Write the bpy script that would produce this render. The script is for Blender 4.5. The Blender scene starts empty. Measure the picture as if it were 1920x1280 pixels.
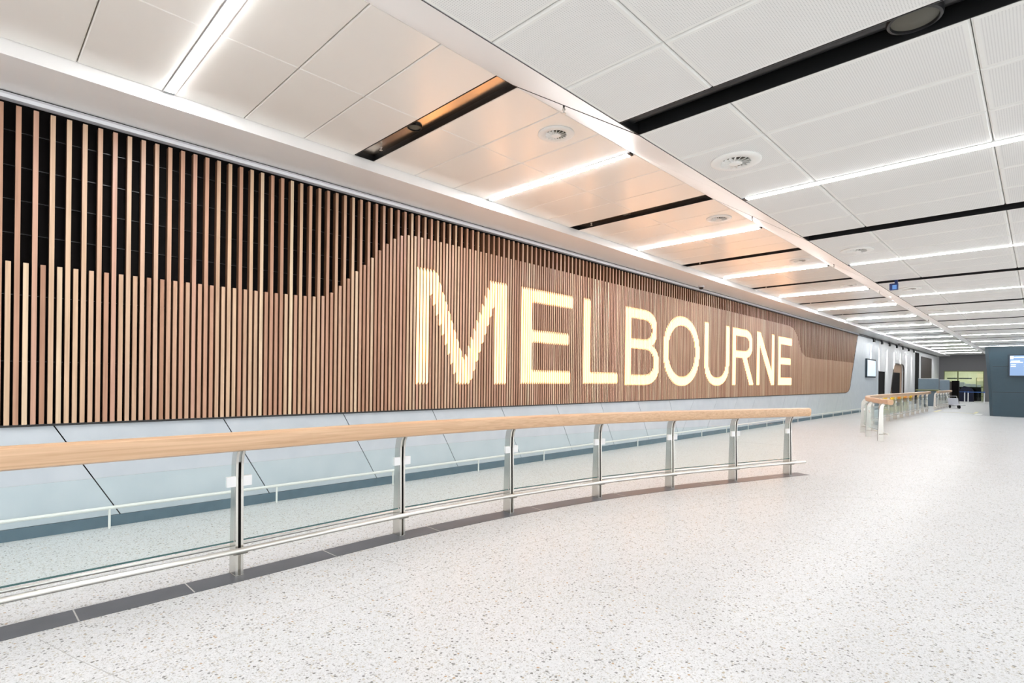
import bpy, math, random
from mathutils import Vector, Matrix
random.seed(7)
S = bpy.context.scene
COL = S.collection
W = 6.517            # face of the left wall
ZL, ZR = 4.087, 3.28 # upper (left) and lower (right) ceiling levels
YE, YF = 3.335, 2.10 # top and bottom edges of the sloping bulkhead
YS = 5.755           # edge of the wall soffit
ZS = 3.97
M0, MOD = 3.17, 4.03 # ceiling module: slot start, pitch
XA, XB = -5.0, 62.0

# ------------------------------------------------------------------ materials
def mat(name, color=(.8, .8, .8), rough=.5, metal=0., spec=.5, emit=None, strength=0., coat=0., coat_rough=.1):
    m = bpy.data.materials.new(name); m.use_nodes = True
    b = m.node_tree.nodes['Principled BSDF']
    b.inputs['Base Color'].default_value = (*color, 1)
    b.inputs['Roughness'].default_value = rough
    b.inputs['Metallic'].default_value = metal
    b.inputs['Specular IOR Level'].default_value = spec
    b.inputs['Coat Weight'].default_value = coat
    b.inputs['Coat Roughness'].default_value = coat_rough
    if emit:
        b.inputs['Emission Color'].default_value = (*emit, 1)
        b.inputs['Emission Strength'].default_value = strength
    return m
class NT:
    def __init__(s, m): s.t = m.node_tree; s.b = s.t.nodes['Principled BSDF']
    def n(s, typ, **kw):
        nd = s.t.nodes.new(typ)
        for k, v in kw.items():
            if k in nd.inputs: nd.inputs[k].default_value = v
            else: setattr(nd, k, v)
        return nd
    def l(s, a, b): s.t.links.new(a, b)
    def coords(s, scale=(1, 1, 1)):
        tc = s.n('ShaderNodeTexCoord'); mp = s.n('ShaderNodeMapping'); mp.inputs['Scale'].default_value = scale
        s.l(tc.outputs['Object'], mp.inputs['Vector']); return mp.outputs['Vector']
    def ramp(s, fac, stops, const=False):
        r = s.n('ShaderNodeValToRGB'); e = r.color_ramp.elements
        if const: r.color_ramp.interpolation = 'CONSTANT'
        while len(e) < len(stops): e.new(.5)
        for q, (p, c) in zip(e, stops): q.position = p; q.color = (*c, 1)
        s.l(fac, r.inputs['Fac']); return r.outputs['Color']
    def mix(s, fac, a, b, mode='MIX'):
        x = s.n('ShaderNodeMix', data_type='RGBA', blend_type=mode)
        for sock, v in ((x.inputs[0], fac), (x.inputs[6], a), (x.inputs[7], b)):
            if hasattr(v, 'is_linked'): s.l(v, sock)
            elif isinstance(v, tuple): sock.default_value = (*v, 1)
            else: sock.default_value = v
        return x.outputs[2]
    def math(s, op, a, b=None):
        x = s.n('ShaderNodeMath', operation=op)
        for i, v in enumerate((a, b)):
            if v is None: continue
            if hasattr(v, 'is_linked'): s.l(v, x.inputs[i])
            else: x.inputs[i].default_value = v
        return x.outputs[0]

def terrazzo():
    m = mat('terrazzo', (.8, .8, .8), .46, spec=.12, coat=.17, coat_rough=.18); t = NT(m)
    v = t.coords()
    base = (.645, .655, .665)
    def chips(scale, dens, stops, base_sock, size):
        vo = t.n('ShaderNodeTexVoronoi', feature='F1'); vo.inputs['Scale'].default_value = scale
        no = t.n('ShaderNodeTexNoise'); no.inputs['Scale'].default_value = scale * 1.3
        wv = t.n('ShaderNodeVectorMath', operation='MULTIPLY_ADD'); wv.inputs[1].default_value = (.6 / scale,) * 3
        t.l(v, no.inputs['Vector']); t.l(no.outputs['Color'], wv.inputs[0]); t.l(v, wv.inputs[2]); t.l(wv.outputs[0], vo.inputs['Vector'])
        sp = t.n('ShaderNodeSeparateColor'); t.l(vo.outputs['Color'], sp.inputs[0])
        pick = t.math('LESS_THAN', sp.outputs[0], dens)
        ins = t.math('LESS_THAN', vo.outputs['Distance'], size)
        col = t.ramp(sp.outputs[1], stops, True)
        return t.mix(t.math('MULTIPLY', pick, ins), base_sock, col)
    c = chips(150, .5, [(0, (.53, .53, .525)), (.4, (.46, .455, .44)), (.7, (.70, .70, .70))], base, .5)
    c = chips(70, .42, [(0, (.49, .485, .465)), (.3, (.38, .38, .375)), (.55, (.51, .48, .41)), (.75, (.72, .72, .72))], c, .42)
    c = chips(48, .16, [(0, (.22, .22, .21)), (.4, (.42, .37, .29)), (.65, (.27, .27, .275)), (.9, (.46, .33, .22))], c, .38)
    nl = t.n('ShaderNodeTexNoise'); nl.inputs['Scale'].default_value = .8; t.l(v, nl.inputs['Vector'])
    c = t.mix(.5, c, t.ramp(nl.outputs['Fac'], [(.3, (.93, .93, .93)), (.7, (1, 1, 1))]), 'MULTIPLY')
    t.l(c, t.b.inputs['Base Color']); return m

def batten_wood():
    m = mat('hardwood_slats', rough=.42, spec=.4); t = NT(m)
    tc = t.n('ShaderNodeTexCoord'); sx = t.n('ShaderNodeSeparateXYZ'); t.l(tc.outputs['Object'], sx.inputs[0])
    idx = t.math('ROUND', t.math('DIVIDE', t.math('SUBTRACT', sx.outputs[0], .2566), .05838))
    wn = t.n('ShaderNodeTexWhiteNoise', noise_dimensions='1D'); t.l(idx, wn.inputs['W'])
    col = t.ramp(wn.outputs['Value'], [(0, (.37, .20, .125)), (.25, (.50, .29, .195)), (.45, (.52, .34, .225)),
                                       (.62, (.60, .43, .285)), (.8, (.51, .30, .215)), (.9, (.68, .54, .37)), (1, (.43, .25, .17))])
    mp = t.n('ShaderNodeMapping'); mp.inputs['Scale'].default_value = (45, 45, 1.6); t.l(tc.outputs['Object'], mp.inputs['Vector'])
    g = t.n('ShaderNodeTexNoise'); g.inputs['Scale'].default_value = 1.; g.inputs['Detail'].default_value = 4; t.l(mp.outputs[0], g.inputs['Vector'])
    c = t.mix(.75, col, t.ramp(g.outputs['Fac'], [(.25, (.70, .66, .62)), (.55, (1, 1, 1)), (.8, (1.12, 1.08, 1.0))]), 'MULTIPLY')
    t.l(c, t.b.inputs['Base Color']); return m

def rail_wood(name, a, b, scale):
    m = mat(name, rough=.36, spec=.45); t = NT(m); v = t.coords(scale)
    g = t.n('ShaderNodeTexNoise'); g.inputs['Scale'].default_value = 1.; g.inputs['Detail'].default_value = 6; g.inputs['Distortion'].default_value = .6
    t.l(v, g.inputs['Vector'])
    t.l(t.ramp(g.outputs['Fac'], [(.3, a), (.5, tuple((x + y) / 2 for x, y in zip(a, b))), (.7, b)]), t.b.inputs['Base Color']); return m

def mottled(name, a, b, scale, rough=.5, spec=.5, metal=0., stretch=(1, 1, 1)):
    m = mat(name, rough=rough, spec=spec, metal=metal); t = NT(m); v = t.coords(stretch)
    g = t.n('ShaderNodeTexNoise'); g.inputs['Scale'].default_value = scale; g.inputs['Detail'].default_value = 5; t.l(v, g.inputs['Vector'])
    t.l(t.ramp(g.outputs['Fac'], [(.3, a), (.7, b)]), t.b.inputs['Base Color']); return m

def perforated():
    m = mat('perforated_panel', rough=.5, spec=.4); t = NT(m)
    tc = t.n('ShaderNodeTexCoord'); sx = t.n('ShaderNodeSeparateXYZ'); t.l(tc.outputs['Object'], sx.inputs[0])
    def cell(s):
        f = t.math('FRACT', t.math('DIVIDE', s, .0125)); return t.math('POWER', t.math('SUBTRACT', f, .5), 2)
    d = t.math('ADD', cell(sx.outputs[0]), cell(sx.outputs[1]))
    hole = t.math('LESS_THAN', d, .055)
    t.l(t.mix(hole, (.80, .80, .78), (.58, .58, .57)), t.b.inputs['Base Color']); return m

def glass(name, tint):
    m = bpy.data.materials.new(name); m.use_nodes = True; t = m.node_tree; t.nodes.clear()
    o = t.nodes.new('ShaderNodeOutputMaterial'); mx = t.nodes.new('ShaderNodeMixShader')
    tr = t.nodes.new('ShaderNodeBsdfTransparent'); tr.inputs[0].default_value = (*tint, 1)
    gl = t.nodes.new('ShaderNodeBsdfGlossy'); gl.inputs['Roughness'].default_value = .02
    lw = t.nodes.new('ShaderNodeLayerWeight'); lw.inputs['Blend'].default_value = .5
    pw = t.nodes.new('ShaderNodeMath'); pw.operation = 'POWER'; pw.inputs[1].default_value = 4.; t.links.new(lw.outputs['Facing'], pw.inputs[0])
    fr = t.nodes.new('ShaderNodeMath'); fr.operation = 'MULTIPLY_ADD'; fr.inputs[1].default_value = .55; fr.inputs[2].default_value = .035; t.links.new(pw.outputs[0], fr.inputs[0])
    t.links.new(fr.outputs[0], mx.inputs[0]); t.links.new(tr.outputs[0], mx.inputs[1]); t.links.new(gl.outputs[0], mx.inputs[2])
    t.links.new(mx.outputs[0], o.inputs[0]); return m

MT = dict(
    slatshade=mottled('shaded_slat_edge', (.13, .060, .030), (.20, .098, .052), 1., .5, .3, 0, (20, 20, 2)),  # slat sides: shade of the gaps painted into a darker brown
    floor=terrazzo(), slat=batten_wood(), perf=perforated(),
    rail=rail_wood('rail_timber', (.55, .345, .205), (.70, .475, .30), (.9, 55, 55)),
    lining=rail_wood('lining_timber', (.33, .21, .13), (.45, .31, .21), (20, 20, 1.5)),
    panel=mat('ceiling_panel', (.89, .87, .825), .34, spec=.5, coat=.7, coat_rough=.22),
    soffit=mat('satin_white', (.89, .88, .865), .4, spec=.5, coat=.7, coat_rough=.25),
    white=mat('white_paint', (.88, .88, .875), .45),
    gapdark=mat('joint_tan', (.30, .27, .22), .8),  # tan of the ceiling slab and joint backing
    black=mat('black_metal', (.010, .010, .011), .32, spec=.5),
    bronze=mat('dark_bronze_plate', (.62, .55, .48), .25, metal=1.), matte=mat('black_backing', (.007, .006, .006), .8, spec=.08),
    grey=mottled('grey_cladding', (.475, .525, .57), (.53, .575, .615), 3.5, .36, .5),
    greyw=mottled('pale_grey_wall', (.58, .585, .59), (.64, .645, .65), 1.2, .45, .5, 0, (1, 1, .25)),
    base=mottled('slate_baseboard', (.05, .108, .148), (.068, .135, .18), 8, .4),
    tile=mottled('slate_strip', (.085, .092, .108), (.125, .13, .148), 2.5, .34, .45),
    grout=mat('pale_grout', (.55, .55, .54), .7),
    steel=mat('brushed_steel', (.66, .65, .61), .26, metal=1.),
    steel2=mat('satin_steel', (.78, .775, .74), .33, metal=.9),
    clamp=mat('white_clamp', (.82, .83, .84), .35),
    alu=mat('anodised_track', (.72, .73, .76), .35, metal=.35),
    bump=mat('pale_bump_rail', (.78, .78, .74), .35),
    glass=glass('balustrade_glass', (.945, .985, .98)),
    edge=mat('glass_edge', (.05, .13, .125), .15),
    cream=glass('yellow_reflection_glass', (.97, .95, .70)),  # yellow reflection put into the tint
    led2=mat('led_diffuser_upper', (.9, .9, .9), .4, emit=(.97, .985, 1.), strength=86.),
    led=mat('led_diffuser', (.9, .9, .9), .4, emit=(.97, .985, 1.), strength=21.),
    letter=mat('lit_letter', (.25, .16, .08), .5, emit=(2.9, 1.32, .50), strength=1.),
    diff=mat('diffuser_white', (.82, .82, .79), .4),
    vent=mat('vent_dark', (.10, .095, .075), .7),  # dark tone of vent throats and speaker grilles
    charcoal=mottled('charcoal_panel', (.026, .058, .080), (.031, .065, .090), 2., .42),
    farwall=mat('far_grey_wall', (.19, .186, .195), .6),
    screen=mat('blue_screen', (.05, .1, .2), .15, emit=(.22, .33, .52), strength=.75),
    screen_txt=mat('screen_white', (.8, .8, .8), .3, emit=(.75, .85, 1.), strength=.9),
    screen_yel=mat('screen_pale', (.8, .8, .6), .3, emit=(.75, .80, .55), strength=.8),
    wscreen=mat('pale_screen', (.5, .6, .7), .2, emit=(.55, .66, .76), strength=.65),
    bezel=mat('dark_bezel', (.012, .028, .045), .3),
    navy=mat('navy_plastic', (.01, .03, .16), .35), sky=mat('light_blue_face', (.14, .36, .85), .4),
    yellow=mat('yellow_cloth', (.85, .55, .02), .6), orange=mat('orange_cloth', (.85, .33, .03), .6),
    partition=mottled('blue_grey_fabric', (.16, .21, .26), (.19, .245, .29), 3, .8),
    olive=mat('olive_laminate', (.22, .24, .10), .5),
    shopwall=mat('lime_shop_wall', (.70, .71, .54), .6), shelf=mat('shop_shelf', (.24, .27, .12), .6),
    shoplamp=mat('shop_lamp', (.9, .9, .7), .5, emit=(1., 1., .88), strength=2.8),
    carton=mat('white_carton', (.8, .82, .84), .6), darkgreen=mat('dark_green', (.02, .045, .03), .6),
    cloth=mat('navy_cloth', (.006, .009, .028), .8), brown=mat('dark_brown', (.035, .025, .018), .6),
    beltblue=mat('blue_belt', (.05, .14, .42), .6), rubber=mat('black_rubber', (.012, .012, .012), .6),
    trolley=mat('pale_grey_plastic', (.62, .63, .68), .4),
    mark=mat('pale_yellow_marking', (.84, .76, .42), .5), markw=mat('white_marking', (.9, .9, .88), .4),
    jointf=mat('floor_joint_line', (.42, .42, .41), .5),
)

# ------------------------------------------------------------------ mesh building
class MB:
    def __init__(s): s.v = []; s.f = []
    def box(s, x0, y0, z0, x1, y1, z1):
        b = len(s.v)
        s.v += [(x0, y0, z0), (x1, y0, z0), (x1, y1, z0), (x0, y1, z0), (x0, y0, z1), (x1, y0, z1), (x1, y1, z1), (x0, y1, z1)]
        s.f += [tuple(b + i for i in q) for q in ((3, 2, 1, 0), (4, 5, 6, 7), (0, 1, 5, 4), (1, 2, 6, 5), (2, 3, 7, 6), (3, 0, 4, 7))]
        return s
    def loft(s, rings, closed=True, caps=True):
        b = len(s.v); n = len(rings[0])
        for r in rings: s.v += [tuple(p) for p in r]
        for i in range(len(rings) - 1):
            for j in range(n if closed else n - 1):
                k = (j + 1) % n
                s.f.append((b + i * n + j, b + i * n + k, b + (i + 1) * n + k, b + (i + 1) * n + j))
        if caps and closed:
            s.f.append(tuple(b + j for j in reversed(range(n)))); e = b + (len(rings) - 1) * n
            s.f.append(tuple(e + j for j in range(n)))
        return s
    def prism(s, poly, f0, f1):            # poly of 2-D points, f0/f1 map a point to 3-D
        return s.loft([[f0(*p) for p in poly], [f1(*p) for p in poly]])
    def tube(s, path, r, n=10, caps=True):
        path = [Vector(p) for p in path]; rings = []; up = None
        for i, p in enumerate(path):
            t = (path[min(i + 1, len(path) - 1)] - path[max(i - 1, 0)]).normalized()
            if up is None: up = Vector((0, 0, 1)) if abs(t.z) < .9 else Vector((1, 0, 0))
            a = t.cross(up).normalized(); c = a.cross(t); up = c
            rings.append([p + (a * math.cos(q) + c * math.sin(q)) * r for q in (2 * math.pi * k / n for k in range(n))])
        return s.loft(rings, caps=caps)
    def lathe(s, prof, c=(0, 0, 0), n=28, axis='Z'):
        rings = []
        for r, h in prof:
            ring = []
            for k in range(n):
                q = 2 * math.pi * k / n; x, y = r * math.cos(q), r * math.sin(q)
                p = (x, y, h) if axis == 'Z' else ((h, x, y) if axis == 'X' else (y, h, x))
                ring.append((c[0] + p[0], c[1] + p[1], c[2] + p[2]))
            rings.append(ring)
        return s.loft(rings, caps=False)
    def build(s, name, m, parent=None, smooth=False, bevel=0.):
        me = bpy.data.meshes.new(name); me.from_pydata(s.v, [], s.f); me.update()
        import bmesh
        bm = bmesh.new(); bm.from_mesh(me); bmesh.ops.recalc_face_normals(bm, faces=bm.faces); bm.to_mesh(me); bm.free()
        me.materials.append(MT[m])
        o = bpy.data.objects.new(name, me); COL.objects.link(o)
        if smooth:
            for p in me.polygons: p.use_smooth = True
            me.set_sharp_from_angle(angle=math.radians(38))
        if bevel:
            md = o.modifiers.new('bevel', 'BEVEL'); md.width = bevel; md.segments = 2; md.limit_method = 'ANGLE'
        if parent: o.parent = parent
        return o
def box(name, m, b, parent=None, bevel=0.): return MB().box(*b).build(name, m, parent, bevel=bevel)
def tag(o, label, cat, group=None, kind=None):
    o['label'] = label; o['category'] = cat
    if group: o['group'] = group
    if kind: o['kind'] = kind
    return o
def thing(name, label, cat, loc=(0, 0, 0), group=None, rz=0.):
    o = bpy.data.objects.new(name, None); COL.objects.link(o); o.location = loc; o.rotation_euler = (0, 0, rz); o.empty_display_size = .2
    return tag(o, label, cat, group)
def struct(o, label=None):
    o['kind'] = 'structure'
    if label: o['label'] = label
    return o
def copy_tree(o, parent=None):
    c = o.copy(); COL.objects.link(c); c.parent = parent
    for ch in list(o.children): copy_tree(ch, c)
    return c
ORD = ['nearest', 'second', 'third', 'fourth', 'fifth', 'sixth', 'seventh', 'eighth', 'ninth', 'tenth', 'eleventh', 'twelfth',
       'thirteenth', 'fourteenth', 'fifteenth', 'sixteenth', 'seventeenth']
def catmull(P, step=8):
    P = [Vector(p) for p in P]; out = []
    for i in range(len(P) - 1):
        a = P[i - 1] if i else P[0] * 2 - P[1]; b, c = P[i], P[i + 1]; d = P[i + 2] if i + 2 < len(P) else P[-1] * 2 - P[-2]
        for k in range(step):
            t = k / step
            out.append(.5 * ((2 * b) + (c - a) * t + (2 * a - 5 * b + 4 * c - d) * t * t + (3 * b - a - 3 * c + d) * t ** 3))
    out.append(P[-1]); return out
def normals2(pts):                          # unit normals pointing to the viewer's side (-Y)
    out = []
    for i in range(len(pts)):
        t = (pts[min(i + 1, len(pts) - 1)] - pts[max(i - 1, 0)]); t = Vector((t.x, t.y)).normalized(); out.append(Vector((t.y, -t.x)))
    return out

# ------------------------------------------------------------------ floor
f = struct(box('floor', 'floor', (XA, -11, -.12, 70, 7.6, 0)), 'white speckled terrazzo floor of the concourse')
PC = [(-3.0, 4.07), (-1.45, 4.18), (.15, 4.235), (1.446, 4.25), (2.91, 4.285), (4.29, 4.19), (5.66, 3.965), (6.94, 3.64), (8.16, 3.25), (9.35, 2.85), (9.62, 2.745)]
strip_path = catmull([(x, y, 0) for x, y in PC]); sn = normals2(strip_path)
def ribbon(mb, pts, nrm, a, b, z0, z1):
    return mb.loft([[(p.x + n.x * d, p.y + n.y * d, z) for d, z in ((a, z0), (b, z0), (b, z1), (a, z1))] for p, n in zip(pts, nrm)])
mb = MB(); ribbon(mb, strip_path, sn, -.115, .115, -.01, .003)
st = struct(mb.build('trim_1', 'tile'), 'dark slate tile strip in the floor under the balustrade')
mb = MB()
for X in (-1.6, .41, 1.135, 2.26, 3.25, 4.6, 6.05, 7.5, 8.9):
    i = min(range(len(strip_path)), key=lambda k: abs(strip_path[k].x - X)); p, n = strip_path[i], sn[i]; t = Vector((-n.y, n.x))
    c = [p.xy - n * .115 - t * .004, p.xy + n * .115 - t * .004, p.xy + n * .115 + t * .004, p.xy - n * .115 + t * .004]
    mb.loft([[(q.x, q.y, .0028) for q in c], [(q.x, q.y, .0042) for q in c]])
mb.build('grout_line', 'grout', st)
mb = MB()                                    # fine saw-cut joints in the terrazzo
def cut(pts, w=.004):
    pts = [Vector((*p, 0)) for p in pts]; ribbon(mb, pts, normals2(pts), -w / 2, w / 2, -.002, .0006)
cut([(p.x + n.x * .95, p.y + n.y * .95) for p, n in zip(strip_path, sn)][::4][:17])
cut([(6.9, 2.75), (7.3, 2.5), (8.0, 1.9), (8.4, 1.4), (8.8, .8), (9.3, 0), (10, -1.5)])
cut([(.30, 4.02), (.42, 3.6), (.62, 3.0), (.9, 2.3)]); cut([(2.35, 4.06), (2.5, 3.4)]); cut([(1.7, 6.4), (1.9, 5.4), (2.1, 4.5)])
for X in (13.5, 18., 23., 28.): cut([(X, -4), (X, 6.4)], .006)
for Y in (-.3, -3.): cut([(6, Y), (33, Y)], .006)
struct(mb.build('trim_2', 'jointf'), 'fine saw-cut joint lines in the terrazzo floor')
mb = MB().box(36.2, 2.3, 0, 36.32, 4.05, .003).box(36.32, 2.3, 0, 38.2, 2.42, .003).box(36.32, 3.93, 0, 39., 4.05, .003)
o = mb.build('floor_marking', 'mark'); tag(o, 'pale yellow lines marked on the floor beside the far rail', 'floor marking'); o['kind'] = 'structure'
o = MB().box(34.6, 2.0, 0, 36.1, 2.28, .003).build('floor_marking', 'markw'); tag(o, 'white patch marked on the floor at the end of the yellow line', 'floor marking'); o['kind'] = 'structure'

# ------------------------------------------------------------------ left wall below and beyond the sign
mb = MB()
def edgex(z):                                # the slanted right end of the sign
    if z >= 1.5: return 29.9 + (z - 1.5) * (31.28 - 29.9) / 2.41
    t = max(0., (z - 1.03) / .47); return 29.05 + .85 * math.sqrt(max(0, 1 - (1 - t) ** 2))
joints = [(.579 + 1.4505 * k, .579 + 1.4505 * k + .56 * .915) for k in range(-4, 9)]
joints += [(13.54 + 1.44 * k, 13.54 + 1.44 * k - .8 * .915) for k in range(0, 12)]
g = .006
for (t0, b0), (t1, b1) in zip(joints[:-1], joints[1:]):
    if t1 > 29.0: t1 = 29.03; b1 = 28.3
    mb.prism([(b0 + g, .108), (b1 - g, .108), (t1 - g, 1.012), (t0 + g, 1.012)], lambda x, z: (x, W, z), lambda x, z: (x, W + .02, z))
    if t1 == 29.03: break
mb.prism([(28.3 + g, .108), (36.29, .108), (36.29, 3.9)] + [(edgex(z) + .05, z) for z in (3.9, 3, 2.2, 1.5, 1.35, 1.25, 1.15, 1.08, 1.04, 1.012)][:] + [(29.03 + g, 1.012)],
         lambda x, z: (x, W, z), lambda x, z: (x, W + .02, z))
struct(mb.build('wall_left', 'grey'), 'blue-grey cladding panels with slanted joints below the timber sign')
struct(box('wall_left_backing', 'matte', (XA, W + .02, 0, 31.6, W + .06, 1.02)))
# pale wall with the door, the timber portal and the wall screen
DX0, DX1, DZ = 36.29, 38.17, 2.17
mb = MB(); mb.box(DX0, W, DZ, DX1, W + .2, 3.9); mb.box(DX1, W, 0, 39.42, W + .2, 3.9); mb.box(44.24, W, 0, 48.75, W + .2, 3.9)
def arch_l(z): return 39.42 + max(0, z - .1) * .5
ARZ = 2.74
arch = [(39.42, 0), (39.42, .1), (arch_l(1.2), 1.2), (arch_l(2.35), 2.35), (40.78, 2.58), (41.05, 2.70), (41.4, ARZ), (43.6, ARZ), (43.95, 2.70), (44.16, 2.55), (44.24, 2.3), (44.24, 0)]
mb.prism([(39.42, 3.9), (39.42, 0)] + arch[1:5] + [(40.78, 3.9)], lambda x, z: (x, W, z), lambda x, z: (x, W + .2, z))
mb.prism([(40.78, 3.9)] + arch[4:11] + [(44.24, 3.9)], lambda x, z: (x, W, z), lambda x, z: (x, W + .2, z))
struct(mb.build('wall_left_far', 'greyw'), 'pale grey wall with downlights beyond the timber sign')
d = struct(box('door_1', 'matte', (DX0, W + .03, 0, DX1, W + .08, DZ)), 'black doorway in the pale grey wall beside the wall screen')
box('door_frame', 'black', (DX0 - .03, W - .01, 0, DX0 + .03, W + .03, DZ + .03), d)
ar = bpy.data.objects.new('door_2', None); COL.objects.link(ar); struct(ar, 'timber lined portal with slanted left side around a dark doorway')
mb = MB(); mb.prism(arch, lambda x, z: (x, W + .12, z), lambda x, z: (x, W + .16, z)); mb.build('timber_lining', 'lining', ar)
rim = [Vector((x, W + .0, z)) for x, z in arch]
MB().tube(rim, .035, 6).build('dark_rim', 'brown', ar)
box('doorway', 'matte', (40.9, W + .09, 0, 43.4, W + .12, 2.18), ar)
mb = MB(); mb.box(48.75, W - .02, 0, 50.45, W + .3, 3.78)
struct(mb.build('pillar', 'matte'), 'black full height pillar at the end of the pale wall')
mb = MB(); mb.box(50.45, W, 0, 62, W + .2, 4.0)
struct(mb.build('wall_left_end', 'greyw'), 'pale wall beyond the black pillar')
tag(box('wall_board', 'brown', (51.6, W - .04, 1.2, 56.9, W, 3.58)), 'large dark brown board on the wall behind the blue-grey partitions', 'board')
mb = MB(); mb.box(XA, W - .018, 0, 36.25, W + .001, .105)
struct(mb.build('baseboard_left', 'base'), 'dark slate baseboard along the cladding')

# bump rail in front of the cladding
br = thing('bump_rail', 'low pale bump rail on short posts along the cladding', 'bump rail', (0, 0, 0))
MB().tube([(XA, 6.42, .20), (36., 6.42, .20)], .017, 8).build('rail', 'bump', br, True)
for k in range(-3, 22):
    X = .99 + 1.6 * k
    MB().tube([(X, 6.42, 0), (X, 6.42, .19)], .011, 8).build('post', 'bump', br, True)

# ------------------------------------------------------------------ timber slat sign with lit letters
PITCH = .05838; X0 = .2566
wave = [(-6, 2.49), (2.5, 2.482), (2.94, 2.491), (3.06, 2.498), (3.18, 2.519), (3.29, 2.573), (3.41, 2.678), (3.53, 2.792), (3.64, 2.90), (3.77, 3.015), (3.89, 3.135), (4.0, 3.25),
        (4.11, 3.355), (4.235, 3.455), (4.35, 3.518), (4.47, 3.545), (4.6, 3.556), (20.6, 3.54), (21.0, 3.53), (21.43, 3.468), (21.85, 3.22), (22.07, 2.93), (22.4, 2.64), (22.93, 2.485), (24, 2.46), (40, 2.49)]
def lerp(T, x):
    for (a, b), (c, d) in zip(T[:-1], T[1:]):
        if a <= x <= c: return b + (d - b) * (x - a) / (c - a)
    return T[-1][1]
def inpoly(x, z, P):
    r = False
    for (a, b), (c, d) in zip(P, P[1:] + P[:1]):
        if (b > z) != (d > z) and x < (c - a) * (z - b) / (d - b) + a: r = not r
    return r
B0, T0 = 1.43, 3.085
def ell(x, z, cx, cz, a, b, p=2.): return abs((x - cx) / a) ** p + abs((z - cz) / b) ** p < 1
def rect(x, z, a, b, c, d): return a <= x <= c and b <= z <= d
LM = [(4.61, B0), (4.61, T0), (4.97, T0), (5.53, 1.75), (6.09, T0), (6.45, T0), (6.45, B0), (6.19, B0), (6.19, 2.78), (5.66, B0), (5.40, B0), (4.865, 2.76), (4.865, B0)]
LN = [(17.87, 1.415), (17.87, 3.08), (18.16, 3.08), (19.19, 1.85), (19.19, 3.08), (19.43, 3.08), (19.43, 1.415), (19.17, 1.415), (18.11, 2.70), (18.11, 1.415)]
RL = [(16.62, 2.34), (16.93, 2.34), (17.56, 1.415), (17.25, 1.415)]
def fE(x0, x1, t, b, z0, z1):
    return lambda x, z: rect(x, z, x0, z0, x0 + t, z1) or rect(x, z, x0, z1 - b, x1, z1) or rect(x, z, x0, (z0 + z1) / 2 - b * .44, x1 - .13, (z0 + z1) / 2 + b * .44) or rect(x, z, x0, z0, x1 - .05, z0 + b)
def fB(x, z):
    up = rect(x, z, 10.165, 2.27, 10.95, 3.085) or (x > 10.95 and ell(x, z, 10.95, 2.677, .57, .408, 2.3))
    lo = rect(x, z, 10.165, 1.415, 10.97, 2.33) or (x > 10.97 and ell(x, z, 10.97, 1.872, .65, .458, 2.3))
    cu = rect(x, z, 10.385, 2.405, 10.93, 2.91) or (x > 10.93 and ell(x, z, 10.93, 2.657, .37, .252, 2.3))
    cl = rect(x, z, 10.385, 1.595, 10.95, 2.235) or (x > 10.95 and ell(x, z, 10.95, 1.915, .45, .32, 2.3))
    return (up or lo) and not (cu or cl)
def fU(x, z):
    if z > 2.0: return z < 3.075 and (rect(x, z, 14.08, 0, 14.30, 9) or rect(x, z, 15.45, 0, 15.67, 9))
    return ell(x, z, 14.875, 2.0, .795, .605, 2.2) and not ell(x, z, 14.875, 2.0, .575, .435, 2.2)
def fR(x, z):
    o = rect(x, z, 15.92, 2.24, 16.85, 3.07) or (x > 16.85 and ell(x, z, 16.85, 2.655, .62, .415, 2.3))
    c = rect(x, z, 16.15, 2.40, 16.83, 2.90) or (x > 16.83 and ell(x, z, 16.83, 2.65, .41, .25, 2.3))
    return (o and not c) or rect(x, z, 15.92, 1.415, 16.15, 3.07) or inpoly(x, z, RL)
LET = [('M', 4.5, 6.6, lambda x, z: inpoly(x, z, LM)), ('E', 6.8, 8.4, fE(6.85, 8.30, .28, .19, 1.44, 3.083)), ('L', 8.55, 9.9, lambda x, z: rect(x, z, 8.62, 1.445, 8.875, 3.09) or rect(x, z, 8.62, 1.445, 9.835, 1.62)),
       ('B', 10.1, 11.75, fB), ('O', 11.8, 13.8, lambda x, z: ell(x, z, 12.79, 2.245, .965, .855, 2.1) and not ell(x, z, 12.79, 2.245, .735, .675, 2.1)),
       ('U', 14.0, 15.75, fU), ('R', 15.85, 17.6, fR), ('N', 17.8, 19.5, lambda x, z: inpoly(x, z, LN)), ('E', 19.7, 21.4, fE(19.83, 21.27, .26, .20, 1.415, 3.05))]
YB0, YB1 = W - .02, W + .055                 # slat front and back
sg = thing('timber_sign', 'long wall sign of vertical timber slats with lit letters MELBOURNE', 'sign', (0, 0, 0))
tall, short = MB(), MB(); lets = [MB() for _ in LET]
hw = .0182
i = -90
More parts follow.
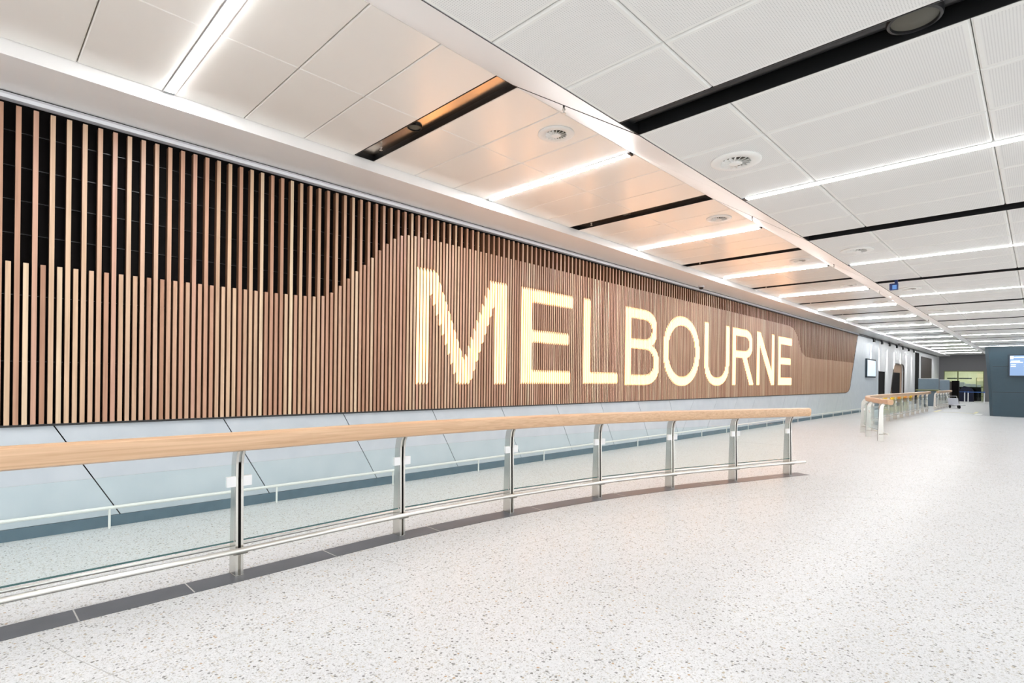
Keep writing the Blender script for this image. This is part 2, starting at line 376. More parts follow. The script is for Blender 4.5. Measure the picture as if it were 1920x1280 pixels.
while True:
    x = X0 + PITCH * i
    if x > 31.2: break
    zb = 1.032
    if x > 29.05:
        lo, hi = 1.03, 3.9
        for _ in range(30):
            md = (lo + hi) / 2
            if edgex(md) > x + .03: hi = md
            else: lo = md
        zb = hi
    zt = lerp(wave, x) if i % 2 == 0 else 3.868
    if zt > zb + .02: (short if i % 2 == 0 else tall).box(x - hw, YB0, zb, x + hw, YB1, zt)
    for (nm, xa, xb, fn), lm in zip(LET, lets):
        if xa <= x <= xb:
            zs = [1.3 + k * .005 for k in range(380)]; on = None
            for z in zs:
                if fn(x, z):
                    if on is None: on = z
                elif on is not None:
                    y1, y0 = YB0 + .006, YB0 - .005
                    for q0, q1 in ((x - hw - .0006, x + hw - .0012),):
                        lm.loft([[(q0, y1, on - .03), (q0, y0, on - .03), (q0, y0, z + .03), (q0, y1, z + .03)], [(q1, y1, on), (q1, y0, on), (q1, y0, z - .015), (q1, y1, z - .015)]])
                    on = None
    i += 1
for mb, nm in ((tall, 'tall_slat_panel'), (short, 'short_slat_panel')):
    o = mb.build(nm, 'slat', sg); o.data.materials.append(MT['slatshade'])
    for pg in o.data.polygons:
        if pg.index % 6 in (3, 5): pg.material_index = 1  # side faces get the brown with gap shade painted in
for (nm, xa, xb, fn), lm in zip(LET, lets):
    o = lm.build('letter', 'letter', sg); o['label'] = 'lit letter ' + nm
mb = MB().box(XA, W + .075, 1.03, 31.9, W + .11, 3.965)
bk = mb.build('backing_panel', 'matte', sg)
mb = MB()
for z in (1.6, 2.2, 2.75, 3.05, 3.35, 3.66): mb.box(XA, W + .062, z, 30.2, W + .0765, z + .006)
mb.build('fixing_rail', 'black', bk)
mb = MB().box(XA, W - .022, 1.012, 29.1, W + .075, 1.031)
pts = [(edgex(z) + .005, z) for z in (1.03, 1.035, 1.045, 1.06, 1.08, 1.11, 1.15, 1.2, 1.28, 1.38, 1.5, 2.2, 3., 3.9)]
mb.loft([[(x - .01, W - .022, z), (x + .05, W - .022, z), (x + .05, W + .075, z), (x - .01, W + .075, z)] for x, z in pts])
mb.build('edge_frame', 'black', sg)

# track over the slats and soffit
tr = struct(MB().loft([[(x, W - .045, 3.958), (x, W - .055, 3.935), (x, W - .045, 3.905), (x, W + .02, 3.900), (x, W + .02, 3.958)] for x in (XA, 31.4)]).build('trim_3', 'alu'), 'grey metal track along the top of the slats')
struct(MB().box(31.4, W - .045, 3.88, 60, W + .02, 3.955).build('trim_4', 'black'), 'black shadow gap track at the top of the pale wall')
struct(MB().box(XA, W - .03, 3.955, 62, W + .02, 3.972).build('trim_5', 'matte'), 'black shadow gap under the soffit')
soff = MB(); soff.loft([[(x, YS, ZL + .05), (x, YS, ZS), (x, W + .3, ZS), (x, W + .3, ZL + .05)] for x in (XA, 62)])
struct(soff.build('ceiling_soffit', 'soffit'), 'white soffit along the timber sign wall')

# ------------------------------------------------------------------ ceilings
def panel(mb, x0, y0, x1, y1, z, c=.008, gx=.004, gy=.0):
    x0 += gx; x1 -= gx; y0 += gy; y1 -= gy
    mb.loft([[(x0, y0, z + .03), (x1, y0, z + .03), (x1, y1, z + .03), (x0, y1, z + .03)], [(x0, y0, z + c), (x1, y0, z + c), (x1, y1, z + c), (x0, y1, z + c)],
             [(x0 + c, y0 + c, z), (x1 - c, y0 + c, z), (x1 - c, y1 - c, z), (x0 + c, y1 - c, z)]])
REL = [(.25, .85), (.85, 1.49), (1.49, 2.105), (2.195, 2.81), (2.81, 3.43), (3.43, 4.03)]
cl, cr, crb = MB(), MB(), MB(); bulk = MB()
def pan2(x0, y0, x1, y1):
    e, c, z = .028, .010, ZR
    def R(d, zz): return [(x0 + d, y0 + d, zz), (x1 - d, y0 + d, zz), (x1 - d, y1 - d, zz), (x0 + d, y1 - d, zz)]
    crb.loft([R(0, z + .03), R(0, z + c), R(c, z), R(e, z)], caps=False)
    cr.loft([R(e, z), R(e, z + .02)])
YR = [2.10, 1.435, .258, -.92, -2.1, -3.28, -4.46, -5.64, -6.82, -8.0]
for k in range(-2, 15):
    s = M0 + MOD * k
    for a, b in REL:
        if s + a < XA - .5 or s + b > XB + .6: continue
        panel(cl, s + a, YE, s + b, 4.466, ZL); panel(cl, s + a, 4.466, s + b, YS - .006, ZL)
        for y1, y0 in zip(YR[:-1], YR[1:]): pan2(s + a + .003, y0 + .002, s + b - .003, y1 - .002)
    for a, b in ((.255, 2.142), (2.156, 4.03 + .190)):
        x0, x1 = s + a, min(s + b, 62)
        if x1 - x0 < .1: continue
        bulk.prism([(YE, ZL), (YF, ZR), (YF, ZR + .05), (YE, ZL + .05)], lambda y, z: (x0, y, z), lambda y, z: (x1, y, z))
struct(cl.build('ceiling_upper', 'panel'), 'smooth cream ceiling panels over the timber sign side')
struct(cr.build('ceiling_lower', 'perf'), 'white perforated ceiling panels over the open concourse side')
struct(crb.build('ceiling_lower_border', 'diff'))
struct(bulk.build('trim_6', 'white'), 'white sloping bulkhead between the two ceiling levels')
struct(MB().prism([(YE, ZL + .0012), (YF, ZR + .0012), (YF, ZR + .006), (YE, ZL + .006)], lambda y, z: (XA, y, z), lambda y, z: (62, y, z)).build('trim_7', 'matte'), 'dark void behind the sloping bulkhead joints')
mb = MB().box(XA - .4, YE, ZL + .2, 62, W + .3, ZL + .25).box(XA - .4, -8.1, ZR + .2, 62, YF, ZR + .25)
struct(mb.build('ceiling_slab', 'gapdark'))
mb = MB()
for k in range(-2, 15):
    s = M0 + MOD * k
    for a in (.85, 1.49, 2.81, 3.43, 4.03): mb.box(s + a - .01, YE, ZL + .022, s + a + .01, YS, ZL + .03); mb.box(s + a - .01, -8, ZR + .022, s + a + .01, YF, ZR + .03)
struct(mb.build('ceiling_joint_backing', 'gapdark'))

# dark service slots
def slot(y0, y1, z):
    mb = MB(); w0, w1 = .0, .25
    mb.box(w0, y0, z + .002, w0 + .006, y1, z + .17).box(w1 - .006, y0, z + .002, w1, y1, z + .17)
    mb.box(w0, y0, z + .002, w1, y0 + .006, z + .17).box(w0, y1 - .006, z + .002, w1, y1, z + .17)
    rings = []
    for y in (y0 + .006, y1 - .006):
        rings.append([(w0 + .125 + .115 * math.cos(q), y, z + .165 - .115 * math.sin(q)) for q in (math.pi * j / 12 for j in range(13))])
    return mb, rings
n = 0
for k in range(-1, 14):
    s = M0 + MOD * k
    mb, _ = slot(YE + .002, YS - .02, ZL); o = mb.build('ceiling_slot', 'black'); o.location.x = s
    struct(o, 'black recessed slot across the upper ceiling'); r_ = MB().box(.006, YE + .01, ZL + .06, .244, YS - .03, ZL + .07).build('slot_roof', 'bronze', o)
    if k < 8:
        mb, rg = slot(-8, YF - .002, ZR); mb.loft(rg, closed=False); mb.box(0, -8, ZR + .165, .25, YF - .002, ZR + .17); o = mb.build('ceiling_slot', 'black', smooth=True); o.location.x = s
        struct(o, 'black recessed slot across the lower ceiling')

# linear lights
def strip(y0, y1, z, nm, lm='led'):
    t = thing('ceiling_light', nm, 'light', (0, (y0 + y1) / 2, z)); c = (y0 + y1) / 2
    MB().prism([(-.034, .05), (-.034, -.006), (-.024, -.011), (.024, -.011), (.034, -.006), (.034, .05)], lambda x, q: (x, y0 - c + .035, q), lambda x, q: (x, y1 - c - .035, q)).build('diffuser', lm, t)
    mb = MB().box(-.045, y0 - c, -.004, -.037, y1 - c, .09).box(.037, y0 - c, -.004, .045, y1 - c, .09).box(-.045, y0 - c, .08, .045, y1 - c, .09)
    mb.build('housing', 'white', t)
    for y in (y0 - c, y1 - c - .03): box('end_cap', 'black', (-.04, y, -.01, .04, y + .03, .06), t)
    return t
pl = strip(YE + .02, YS - .03, ZL, '', 'led2'); pr = strip(-8, YF - .02, ZR, '')
for side, proto, ks, txt, grp in (('l', pl, range(-1, 15), 'short strip light in the upper ceiling beside the timber wall, {} from the camera', 'strip lights in the upper ceiling'),
                             ('r', pr, range(-1, 14), 'long strip light in the lower perforated ceiling, {} from the camera', 'strip lights in the lower ceiling')):
    vis = 0
    for j, k in enumerate(ks):
        X = 1.29 + MOD * k
        if side == 'r' and X > 36: break
        o = proto if j == 0 else copy_tree(proto)
        o.location.x = X; o['group'] = grp
        first = 0 if side == 'l' else 1
        if k < first: o['label'] = txt.split(' in ')[0] + (' of the upper' if side == 'l' else ' of the lower') + ' ceiling above the camera, out of view'
        else: o['label'] = txt.format(ORD[k - first])

# swirl air diffusers
def diffuser():
    t = thing('air_diffuser', '', 'air vent')
    MB().lathe([(.105, .004), (.19, .004), (.192, -.004), (.182, -.010), (.118, -.012), (.106, -.004)], n=40).build('face_plate', 'diff', t, True)
    MB().lathe([(.106, -.0015), (.106, -.003), (.0, -.003)], n=32).build('dark_throat', 'vent', t)
    mb = MB()
    for j in range(16):
        a = 2 * math.pi * j / 16; c, s_ = math.cos(a), math.sin(a)
        def P(r, u, z): return (r * c - u * s_, r * s_ + u * c, z)
        mb.loft([[P(.045, -.002, -.004), P(.045, -.014, -.020), P(.045, -.010, -.020), P(.045, .002, -.004)], [P(.112, -.001, -.004), P(.112, -.014, -.020), P(.112, -.009, -.020), P(.112, .004, -.004)]])
    mb.build('vanes', 'diff', t)
    MB().lathe([(.0, -.003), (.05, -.003), (.05, -.020), (.042, -.023), (.0, -.023)], n=24).build('hub', 'diff', t, True)
    return t
dp = diffuser(); first = True
for side, y, z, kk in (('upper', 3.66, ZL, range(0, 7)), ('lower', 1.765, ZR, range(0, 6))):
    for k in kk:
        o = dp if first else copy_tree(dp); first = False
        o.location = (4.345 + MOD * k, y, z - .0045); o['group'] = 'round air vents in the ceiling'
        o['label'] = 'round white swirl air vent in the %s ceiling, %s from the camera' % (side, ORD[k])

# sprinklers, speakers, cameras
def sprinkler():
    t = thing('sprinkler', '', 'sprinkler')
    MB().tube([(0, 0, .10), (0, 0, .0)], .008, 8).build('pipe', 'steel', t, True)
    MB().lathe([(.0, .004), (.014, .002), (.014, -.008), (.006, -.014), (.006, -.03), (.018, -.032), (.018, -.036), (0, -.036)], n=14).build('head', 'steel2', t, True)
    return t
sp = sprinkler(); first = True
for k in range(0, 6):
    for nm, loc in (('hanging in the black slot near the timber wall', (M0 + .13 + MOD * k, 5.38, ZL + .03)), ('at the joint of the sloping white bulkhead', (M0 + .235 + MOD * k, 2.79, 3.70))):
        o = sp if first else copy_tree(sp); first = False
        o.location = loc; o['label'] = 'small sprinkler %s, %s from the camera' % (nm, ORD[k]); o['group'] = 'ceiling sprinklers'
def speaker(nm, loc, r):
    t = thing('ceiling_speaker', nm, 'speaker', loc)
    MB().lathe([(r, .03), (r, 0), (r * .96, -.012), (r * .86, -.014), (r * .84, -.004), (r * .84, .03)], n=36).build('ring', 'black', t, True)
    MB().lathe([(r * .86, 0), (r * .6, -.010), (.0, -.016)], n=30).build('grille', 'vent', t, True)
    return t
speaker('round dark speaker set in the nearest slot of the lower ceiling', (M0 + .125, .46, ZR + .035), .118)
for k in range(3): speaker('round speaker in the black slot of the upper ceiling, %s from the camera' % ORD[k], (M0 + .125 + MOD * k, 4.72, ZL + .05), .08)
for nm, loc in (('dark dome camera on the soffit above the letter O', (13.42, 6.31, ZS)), ('dark dome camera on the soffit above the downlit wall', (40.3, 6.2, ZS))):
    t = thing('dome_camera', nm, 'security camera', loc)
    MB().lathe([(0, .0), (.075, .0), (.075, -.03), (.06, -.035), (0, -.035)], n=24).build('base', 'alu', t, True)
    MB().lathe([(.055, -.034), (.053, -.06), (.036, -.085), (0, -.095)], n=24).build('dome', 'brown', t, True)
t = thing('hanging_sign', 'small blue hanging sign below the third slot of the lower ceiling', 'sign', (11.36, 1.83, 3.19))
box('case', 'navy', (-.03, -.062, -.065, .03, .062, .05), t, .006)
box('face', 'sky', (-.036, -.045, -.055, -.03, .018, .02), t)
box('bracket', 'navy', (-.02, -.055, .05, .02, -.012, .16), t)

# ------------------------------------------------------------------ balustrades
def frame2(t): t = Vector((t.x, t.y)).normalized(); return t, Vector((t.y, -t.x))
PROF = []
def post(parent, p, tan, clamps=(True, True)):
    t, nv = frame2(tan)
    def at(a, d, z): q = p + t * a + nv * d; return (q.x, q.y, z)
    o = bpy.data.objects.new('post', None)
    front = [(0.0, 0), (-.004, .3), (-.014, .72), (-.012, .84), (.0, .90), (.022, .938), (.060, .965)]
    back = [(-.125, 0), (-.120, .3), (-.106, .72), (-.100, .84), (-.085, .905), (-.055, .955), (-.012, .985)]
    poly = front + back[::-1]
    mb = MB()
    for a0, a1 in ((-.028, -.010), (.010, .028)):
        mb.prism(poly, lambda d, z: at(a0, d, z), lambda d, z: at(a1, d, z))
    po = mb.build('post', 'steel', parent)
    mb = MB(); mb.prism([(-.012, .20), (-.028, .84), (-.09, .84), (-.105, .20)], lambda d, z: at(-.0101, d, z), lambda d, z: at(.0101, d, z)); mb.build('dark_channel', 'matte', po)
    mb = MB(); mb.prism([(.003, 0), (.003, .008), (-.128, .008), (-.128, 0)], lambda d, z: at(-.031, d, z), lambda d, z: at(.031, d, z)); mb.build('base_plate', 'steel', po)
    for sgn, on in zip((-1, 1), clamps):
        if on:
            mb = MB(); a0, a1 = sorted((sgn * .026, sgn * .088)); mb.prism([(-.045, .67), (-.012, .67), (-.012, .745), (-.045, .745)], lambda d, z: at(a0, d, z), lambda d, z: at(a1, d, z)); mb.build('glass_clamp', 'clamp', po)
    mb = MB(); q0, q1 = at(-.05, .02, .175), at(.05, .02, .175); mb.tube([q0, q1], .008, 6)
    mb.tube([at(-.05, -.1, .175), at(-.05, .02, .175)], .006, 6).tube([at(.05, -.1, .175), at(.05, .02, .175)], .006, 6); mb.build('tube_bracket', 'steel', po)
    return po
RPROF = [(-.060, 1.062), (-.045, 1.080), (.030, 1.083), (.066, 1.070), (.074, 1.045), (.070, .985), (.058, .957), (.030, .945), (-.030, .950), (-.056, .972)]
def balustrade(t, path, posts, segs, panes, ext0=0., ext1=0., gm='glass', rear=True):
    """path: centreline points; posts: list of post points on it"""
    nr = normals2(path)
    idx = [min(range(len(path)), key=lambda k: (path[k].xy - Vector(q)).length) for q in posts]
    for j, (a, b) in enumerate(segs):
        seg = path[a:b + 1]; ns = nr[a:b + 1]
        MB().loft([[(p.x + n.x * (d + .06), p.y + n.y * (d + .06), z) for d, z in RPROF] for p, n in zip(seg, ns)]).build('handrail', 'rail', t, True)
    MB().tube([(p.x + n.x * .038, p.y + n.y * .038, .203) for p, n in zip(path, nr)], .0195, 10).build('bump_tube', 'steel2', t, True)
    if rear: MB().tube([(p.x - n.x * .135, p.y - n.y * .135, .203) for p, n in zip(path, nr)], .012, 8).build('rear_tube', 'steel2', t, True)
    for j, i_ in enumerate(idx):
        tan = path[min(i_ + 1, len(path) - 1)] - path[max(i_ - 1, 0)]
        post(t, path[i_].xy, tan, (j > 0 or not panes[0], j < len(idx) - 1))
    for j in range(len(idx) - 1):
        if not panes[j]: continue
        A, B = path[idx[j]].xy, path[idx[j + 1]].xy; tv = (B - A).normalized(); nv = Vector((tv.y, -tv.x))
        A = A + tv * .034 - nv * .032; B = B - tv * .034 - nv * .032; h = nv * .005
        gp = MB().loft([[(q.x, q.y, z) for q in (A - h, A + h, B + h, B - h)] for z in (.265, .835)]).build('glass_panel', gm, t)
        h = nv * .0055
        MB().loft([[(q.x, q.y, z) for q in (A - h, A + h, B + h, B - h)] for z in (.255, .2645)]).build('glass_edge', 'edge', gp)
b1 = thing('balustrade', 'curved glass balustrade with timber handrail nearest the camera', 'balustrade', (0, 0, 0))
fr = catmull([(x, y, 0) for x, y in PC], 12)
end = max(range(len(fr)), key=lambda k: fr[k].x)
pst = [(-1.45, 4.18), (.0, 4.235), (1.446, 4.25), (2.912, 4.285), (4.292, 4.19), (5.658, 3.965), (6.938, 3.64), (8.158, 3.25), (9.353, 2.85)]
ii = lambda X: min(range(len(fr)), key=lambda k: abs(fr[k].x - X))
segs = [(0, ii(2.98)), (ii(2.98), ii(5.75)), (ii(5.75), ii(7.05)), (ii(7.05), len(fr) - 1)]
balustrade(b1, fr, pst, segs, [True] * 9)
b2 = thing('balustrade', 'far glass balustrade with timber rail, curved near end and added yellow reflection panels behind', 'balustrade', (0, 0, 0))
P2 = [(16.35, 2.74), (16.6, 2.86), (17.75, 3.35), (18.95, 3.72), (20.2, 3.98), (21.55, 4.16), (22.95, 4.23)] + [(24.4 + 1.47 * k, 4.25) for k in range(9)]
f2 = catmull([(x, y, 0) for x, y in P2], 6)
balustrade(b2, f2, P2[1:], [(0, len(f2) - 1)], [True] * 20, gm='glass', rear=False)
for k, (x, y) in enumerate(P2[7:11]):
    mb = MB().box(x + .06, y + .09, .28, x + 1.41, y + .10, .80); o = mb.build('reflection_panel', 'cream', b2); o['label'] = 'added pale yellow panel imitating a reflection in the glass'  # cream panels added to stand for a yellow reflection in the panes
b3 = thing('balustrade', 'farthest short timber railed balustrade beyond the gap', 'balustrade', (0, 0, 0))
P3 = [(39.6 + 1.3 * k, 4.28) for k in range(6)]
f3 = catmull([(x, y, 0) for x, y in P3], 4)
balustrade(b3, f3, P3, [(0, len(f3) - 1)], [True] * 6, rear=False)
# yellow bundles tied behind the far rail
def crumple(nm, m, loc, w, h, seed):
    rnd = random.Random(seed); rings = []
    for i in range(7):
        z = h * (1 - i / 6); r = (.35 + .65 * math.sin(math.pi * (i + .6) / 7)) * w / 2
        rings.append([(r * math.cos(q) * (1 + rnd.uniform(-.25, .25)), .28 * r * math.sin(q) * (1 + rnd.uniform(-.3, .3)), z) for q in (2 * math.pi * j / 12 for j in range(12))])
    o = MB().loft(rings).build('cloth_bundle', m, smooth=True); o.location = loc
    box('strap', m, (-.03, 4.2495 - loc[1], h - .03, .03, .03, h), o)
    return tag(o, nm, 'bundle', 'bundles behind the far rail')
for k, (x, m, w, lab) in enumerate(((26.6, 'yellow', .85, 'large bright yellow cloth bundle'), (28.07, 'yellow', .8, 'bright yellow cloth bundle'), (29.54, 'orange', .7, 'pale orange cloth bundle'), (31.0, 'orange', .85, 'orange cloth bundle'), (32.48, 'yellow', .7, 'farthest yellow cloth bundle'))):
    crumple(lab + ' hung behind the far timber rail, %s from its curved end' % ORD[k].replace('nearest', 'first'), m, (x, 4.50, .64), w * 1.15, .36, k + 3)

# ------------------------------------------------------------------ right side: charcoal wall with departure screen
XR = 34.0
mb = MB(); mb.loft([[(XR, y0, z), (XR, -7.5, z), (XR + 7, -7.5, z), (XR + 7, y0 + .13, z), (XR + .25, y0 + .13, z)] for z, y0 in ((0, 1.55), (1.2, 1.60), (3.0, 1.74), (3.27, 1.75))])
wr = struct(mb.build('wall_right', 'charcoal'), 'charcoal panelled wall block on the right')
mb = MB()
for z in (1.13, 2.34): mb.box(XR - .002, -7.4, z, XR + .004, 1.58, z + .014)
mb.build('panel_groove', 'black', wr)
t = thing('departure_screen', 'wall mounted blue information screen on the charcoal wall', 'screen', (XR - .0525, .45, 2.38))
box('bezel', 'bezel', (-.02, -.60, -.52, .05, .60, .52), t, .006)
d = box('display', 'screen', (-.026, -.54, -.46, -.02, .54, .46), t)
mb = MB()
for (y0, y1, z) in ((.05, .40, .36), (-.50, -.02, .36), (.20, .50, .19), (-.20, .05, .24), (.10, .52, .13), (-.2, .06, .14), (.33, .50, .02), (-.2, .06, .03), (.34, .50, -.06), (-.2, .06, -.05)):
    mb.box(-.029, y0, z, -.026, y1, z + .035)
mb.build('text_row', 'screen_txt', d); box('corner_mark', 'screen_yel', (-.029, .42, .30, -.026, .53, .44), d)

# wall screen and downlights on the pale wall
t = thing('wall_screen', 'dark framed pale blue screen on the downlit grey wall', 'screen', (34.05, W, 2.28))
box('bezel', 'bezel', (-1.05, -.09, -.50, 1.05, 0, .50), t, .01); box('display', 'wscreen', (-.97, -.096, -.42, .97, -.09, .42), t)
def spot(nm, loc):
    t = thing('downlight', nm, 'light', loc, 'downlights on the pale wall')
    MB().lathe([(0, .0), (.055, .0), (.06, -.02), (.06, -.17), (.05, -.17), (.05, -.12), (0, -.12)], n=18).build('head', 'black', t, True)
    MB().lathe([(0, -.121), (.048, -.121), (.048, -.124), (0, -.124)], n=18).build('lamp', 'shoplamp', t)
    box('stem', 'black', (-.015, -.015, -.01, .015, .10, .05), t)
    return t
spx = [34.65, 36.72, 38.95, 41.15, 43.25, 45.42, 47.55]
for k, X in enumerate(spx):
    loc = (X - .35, W - .14, 3.86); spot('black spotlight head at the top of the pale wall, %s along from the timber sign' % ORD[k].replace('nearest', 'first'), loc)
    L = bpy.data.lights.new('downlight_beam', 'SPOT'); L.energy = 700; L.spot_size = math.radians(28); L.spot_blend = .4; L.shadow_soft_size = .03; L.color = (1, .98, .96)
    lo = bpy.data.objects.new('downlight_beam', L); COL.objects.link(lo); lo.location = (loc[0], W - .085, 3.675); lo.rotation_euler = (math.radians(3), 0, 0)

# ------------------------------------------------------------------ far end: shop front, partitions, queue posts, trolley
XW = 62.0
mb = MB(); mb.box(XW, 6.17, 0, XW + .2, 7.2, 4.3).box(XW, -8, 0, XW + .2, 3.45, 4.3).box(XW, 3.45, 2.66, XW + .2, 6.17, 4.3)
struct(mb.build('wall_far', 'farwall'), 'dark grey wall at the far end of the concourse')
wn = bpy.data.objects.new('window_1', None); COL.objects.link(wn); wn['kind'] = 'structure'; wn['label'] = 'glazed shop front in the dark far wall'
box('window_frame', 'olive', (XW - .03, 6.12, 0, XW + .1, 6.17, 2.66), wn); box('window_frame', 'olive', (XW - .03, 3.45, 0, XW + .1, 3.50, 2.66), wn)
box('window_frame', 'olive', (XW - .03, 3.45, 2.60, XW + .1, 6.17, 2.66), wn); box('window_mullion', 'olive', (XW - .03, 5.15, 0, XW + .1, 5.24, 2.6), wn)
box('window_pane', 'glass', (XW + .02, 3.5, .02, XW + .03, 6.12, 2.6), wn)
mb = MB(); mb.box(XW + 4, 2.6, 0, XW + 4.1, 7.4, 3).box(XW + .2, 7.3, 0, XW + 4, 7.4, 3).box(XW + .2, 2.5, 0, XW + 4, 2.6, 3).box(XW + .2, 2.5, 2.9, XW + 4.1, 7.4, 3)
struct(mb.build('wall_shop', 'shopwall'), 'lime coloured interior walls of the far shop')
for y0, y1, lab in ((5.4, 6.1, 'left'), (3.6, 5.0, 'right')):
    tag(box('shop_light', 'shoplamp', (XW + .8, y0, 2.80, XW + 3.2, y1, 2.88)), 'ceiling light inside the far shop, %s of the mullion' % lab, 'light', 'shop lights')
sh = thing('shop_shelving', 'olive shelving at the right inside the far shop', 'shelving', (XW + 3.2, 3.6, 0))
for z in (.35, .8, 1.25, 1.7, 2.05): box('shelf', 'shelf', (-.25, -.45, z, .25, .55, z + .04), sh)
for y in (-.45, .52): box('upright', 'shelf', (-.25, y, 0, .25, y + .03, 2.1), sh)
tag(box('shop_fascia', 'darkgreen', (XW + .6, 4.3, 1.95, XW + .7, 6.0, 2.06)), 'dark green hanging rail inside the far shop', 'rail')
rnd = random.Random(4)
for k, (y, z, w, h) in enumerate(((5.02, 1.25, .42, .42), (4.58, 1.25, .38, .30), (4.2, 1.25, .32, .26), (3.85, 1.25, .26, .2), (5.45, 1.25, .3, .35))):
    tag(box('carton', 'carton', (XW + 1.2, y - w / 2, z, XW + 1.5, y + w / 2, z + h), bevel=.01), 'white carton on the far shop counter, %s' % ('tallest stack by the mullion', 'centre of the row', 'right of the row', 'lowest at the end of the row', 'left of the mullion')[k], 'carton', 'cartons in the far shop')
ct = thing('shop_counter', 'dark counter carrying white cartons behind the far shop window', 'counter', (XW + 1.3, 4.6, 0))
box('top', 'darkgreen', (-.4, -1., 1.20, .4, 1.1, 1.25), ct); box('body', 'matte', (-.3, -.9, 0, .3, 1.0, 1.20), ct)
nv = thing('draped_table', 'table under a black and navy cloth before the far shop window', 'table', (60.6, 4.55, 0))
MB().loft([[(-.3, -.55, .0), (.3, -.55, .0), (.3, .45, .0), (-.3, .45, .0)], [(-.28, -.5, .95), (.28, -.5, .95), (.28, .4, .95), (-.28, .4, .95)], [(-.22, -.4, 1.12), (.15, -.42, 1.1), (.15, .2, 1.2), (-.22, .2, 1.25)], [(-.1, -.2, 1.25), (.05, -.2, 1.22), (.05, .1, 1.3), (-.1, .1, 1.32)]]).build('navy_cloth', 'cloth', nv)
tag(MB().loft([[(60.2 + r * math.cos(q), 5.55 + r * math.sin(q) * .8, z) for q in (2 * math.pi * j / 14 for j in range(14))] for r, z in ((.30, 0), (.34, .5), (.30, 1.0), (.34, 1.3), (.22, 1.62), (.05, 1.72))]).build('covered_stand', 'brown', smooth=True),
    'dark brown covered stand in front of the far shop window', 'stand')
for nm, y0, y1, h, x in (('wide blue-grey fabric partition screen behind the far rail', 4.95, 6.08, 1.86, 47.0), ('narrow blue-grey fabric partition screen at the end of the far rail', 4.36, 4.90, 1.78, 46.9)):
    t = thing('partition_screen', nm, 'partition', (x, 0, 0)); box('panel', 'partition', (-.03, y0, .1, .03, y1, h - .03), t)
    box('top_cap', 'alu', (-.035, y0, h - .03, .035, y1, h), t)
    for y in (y0, y1 - .05): box('foot', 'alu', (-.25, y, 0, .25, y + .05, .1), t)
t = thing('counter', 'low olive counter in front of the wide partition', 'counter', (45.6, 0, 0)); box('top', 'olive', (-.4, 4.75, 1.02, .5, 6.0, 1.10), t, .01); box('body', 'partition', (-.3, 4.85, 0, .4, 5.9, 1.02), t)
tag(box('cabinet', 'matte', (48.5, 4.02, 0, 49.1, 4.40, 1.72), bevel=.02), 'tall black cabinet beside the narrow partition', 'cabinet')
def stanchion(X, Y, lab):
    t = thing('queue_post', lab, 'queue post', (X, Y, 0), 'queue posts at the far end')
    MB().lathe([(0, 0), (.11, 0), (.11, .015), (.04, .03), (0, .03)], n=20).build('base', 'alu', t, True)
    MB().tube([(0, 0, .02), (0, 0, .86)], .035, 10).build('pole', 'white', t, True)
    MB().lathe([(0, .80), (.045, .80), (.045, .90), (.035, .91), (0, .91)], n=14).build('belt_head', 'beltblue', t, True)
QP = [(57.2, 4.95), (57.0, 4.72), (57.6, 4.38), (57.0, 4.12), (57.2, 3.15)]
for k, (x, y) in enumerate(QP): stanchion(x, y, 'pale queue post with blue belt head before the far shop, %s from its left' % ORD[k].replace('nearest', 'first'))
for k, (a, b) in enumerate(zip(QP[1:-1], QP[2:])):
    tag(MB().loft([[(a[0], a[1] - .052, .83), (a[0] + .004, a[1] - .052, .83), (a[0] + .004, a[1] - .052, .88), (a[0], a[1] - .052, .88)], [(b[0], b[1] + .052, .83), (b[0] + .004, b[1] + .052, .83), (b[0] + .004, b[1] + .052, .88), (b[0], b[1] + .052, .88)]]).build('belt', 'beltblue'),
        'blue queue belt before the far shop, %s span from its left' % ORD[k].replace('nearest', 'first'), 'belt', 'queue belts')
t = thing('luggage_trolley', 'small pale luggage trolley standing at the end of the far rail', 'trolley', (42.6, 3.62, 0), rz=.5)
mb = MB(); mb.box(-.45, -.26, .20, .40, .26, .24).tube([(-.45, -.26, .22), (-.45, .26, .22)], .02, 8); mb.build('platform', 'trolley', t)
MB().loft([[(.30, -.27, .24), (.34, -.27, .24), (.34, .27, .24), (.30, .27, .24)], [(.46, -.27, .62), (.50, -.27, .62), (.50, .27, .62), (.46, .27, .62)]]).build('back_panel', 'trolley', t)
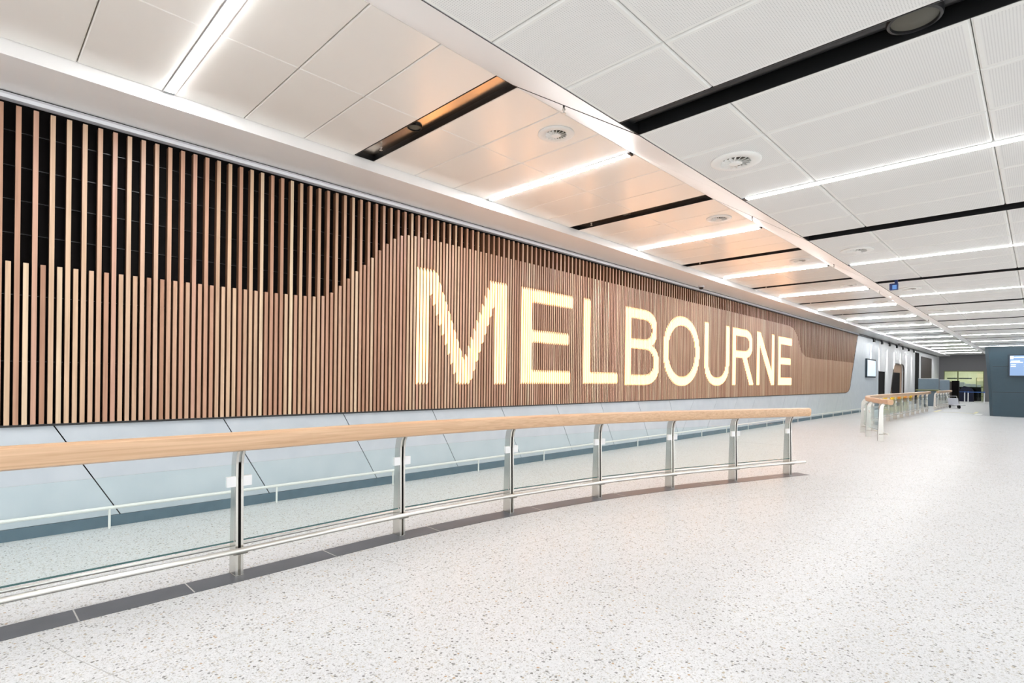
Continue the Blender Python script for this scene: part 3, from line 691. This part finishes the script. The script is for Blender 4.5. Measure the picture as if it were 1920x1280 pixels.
MB().tube([(.36, -.24, .24), (.52, -.24, .70), (.56, -.24, .74), (.56, .24, .74), (.52, .24, .70), (.36, .24, .24)], .018, 8).build('handle', 'steel2', t, True)
for x, y in ((-.36, 0), (.28, -.22), (.28, .22)):
    w = MB().lathe([(0, -.025), (.085, -.025), (.1, -.01), (.1, .01), (.085, .025), (0, .025)], (x, y, .1), 18, 'Y').build('wheel', 'rubber', t, True)
    box('fork', 'steel', (x - .02, y - .035, .1, x + .02, y - .028, .21), t)

# ------------------------------------------------------------------ world, camera, colour
wd = bpy.data.worlds.new('world'); S.world = wd; wd.use_nodes = True
wd.node_tree.nodes['Background'].inputs[0].default_value = (.97, .985, 1., 1); wd.node_tree.nodes['Background'].inputs[1].default_value = 1.65
cam = bpy.data.cameras.new('camera'); co = bpy.data.objects.new('camera', cam); COL.objects.link(co); S.camera = co
yaw, pitch, roll, fpx, cyp = .77647, -.00056, .01211, 1006.9, 710.
w = Vector((math.cos(yaw) * math.cos(pitch), math.sin(yaw) * math.cos(pitch), math.sin(pitch))); r = Vector((math.sin(yaw), -math.cos(yaw), 0)); u = r.cross(w)
r2 = r * math.cos(roll) + u * math.sin(roll); u2 = -r * math.sin(roll) + u * math.cos(roll)
co.matrix_world = Matrix(((r2.x, u2.x, -w.x, 0), (r2.y, u2.y, -w.y, 0), (r2.z, u2.z, -w.z, 1.5), (0, 0, 0, 1)))
cam.sensor_width = 36; cam.sensor_fit = 'HORIZONTAL'; cam.lens = fpx * 36 / 1920; cam.shift_y = (cyp - 640) / 1920
cam.clip_start = .05; cam.clip_end = 200
vs = S.view_settings; vs.view_transform = 'Standard'; vs.look = 'None'; vs.gamma = 1.; vs.use_curve_mapping = False; vs.exposure = .55
S.cycles.use_denoising = True; S.cycles.use_adaptive_sampling = True; S.cycles.adaptive_threshold = .035; S.cycles.adaptive_min_samples = 24; S.cycles.max_bounces = 10; S.cycles.diffuse_bounces = 5; S.cycles.glossy_bounces = 4; S.cycles.transparent_max_bounces = 16; S.cycles.sample_clamp_indirect = 8.
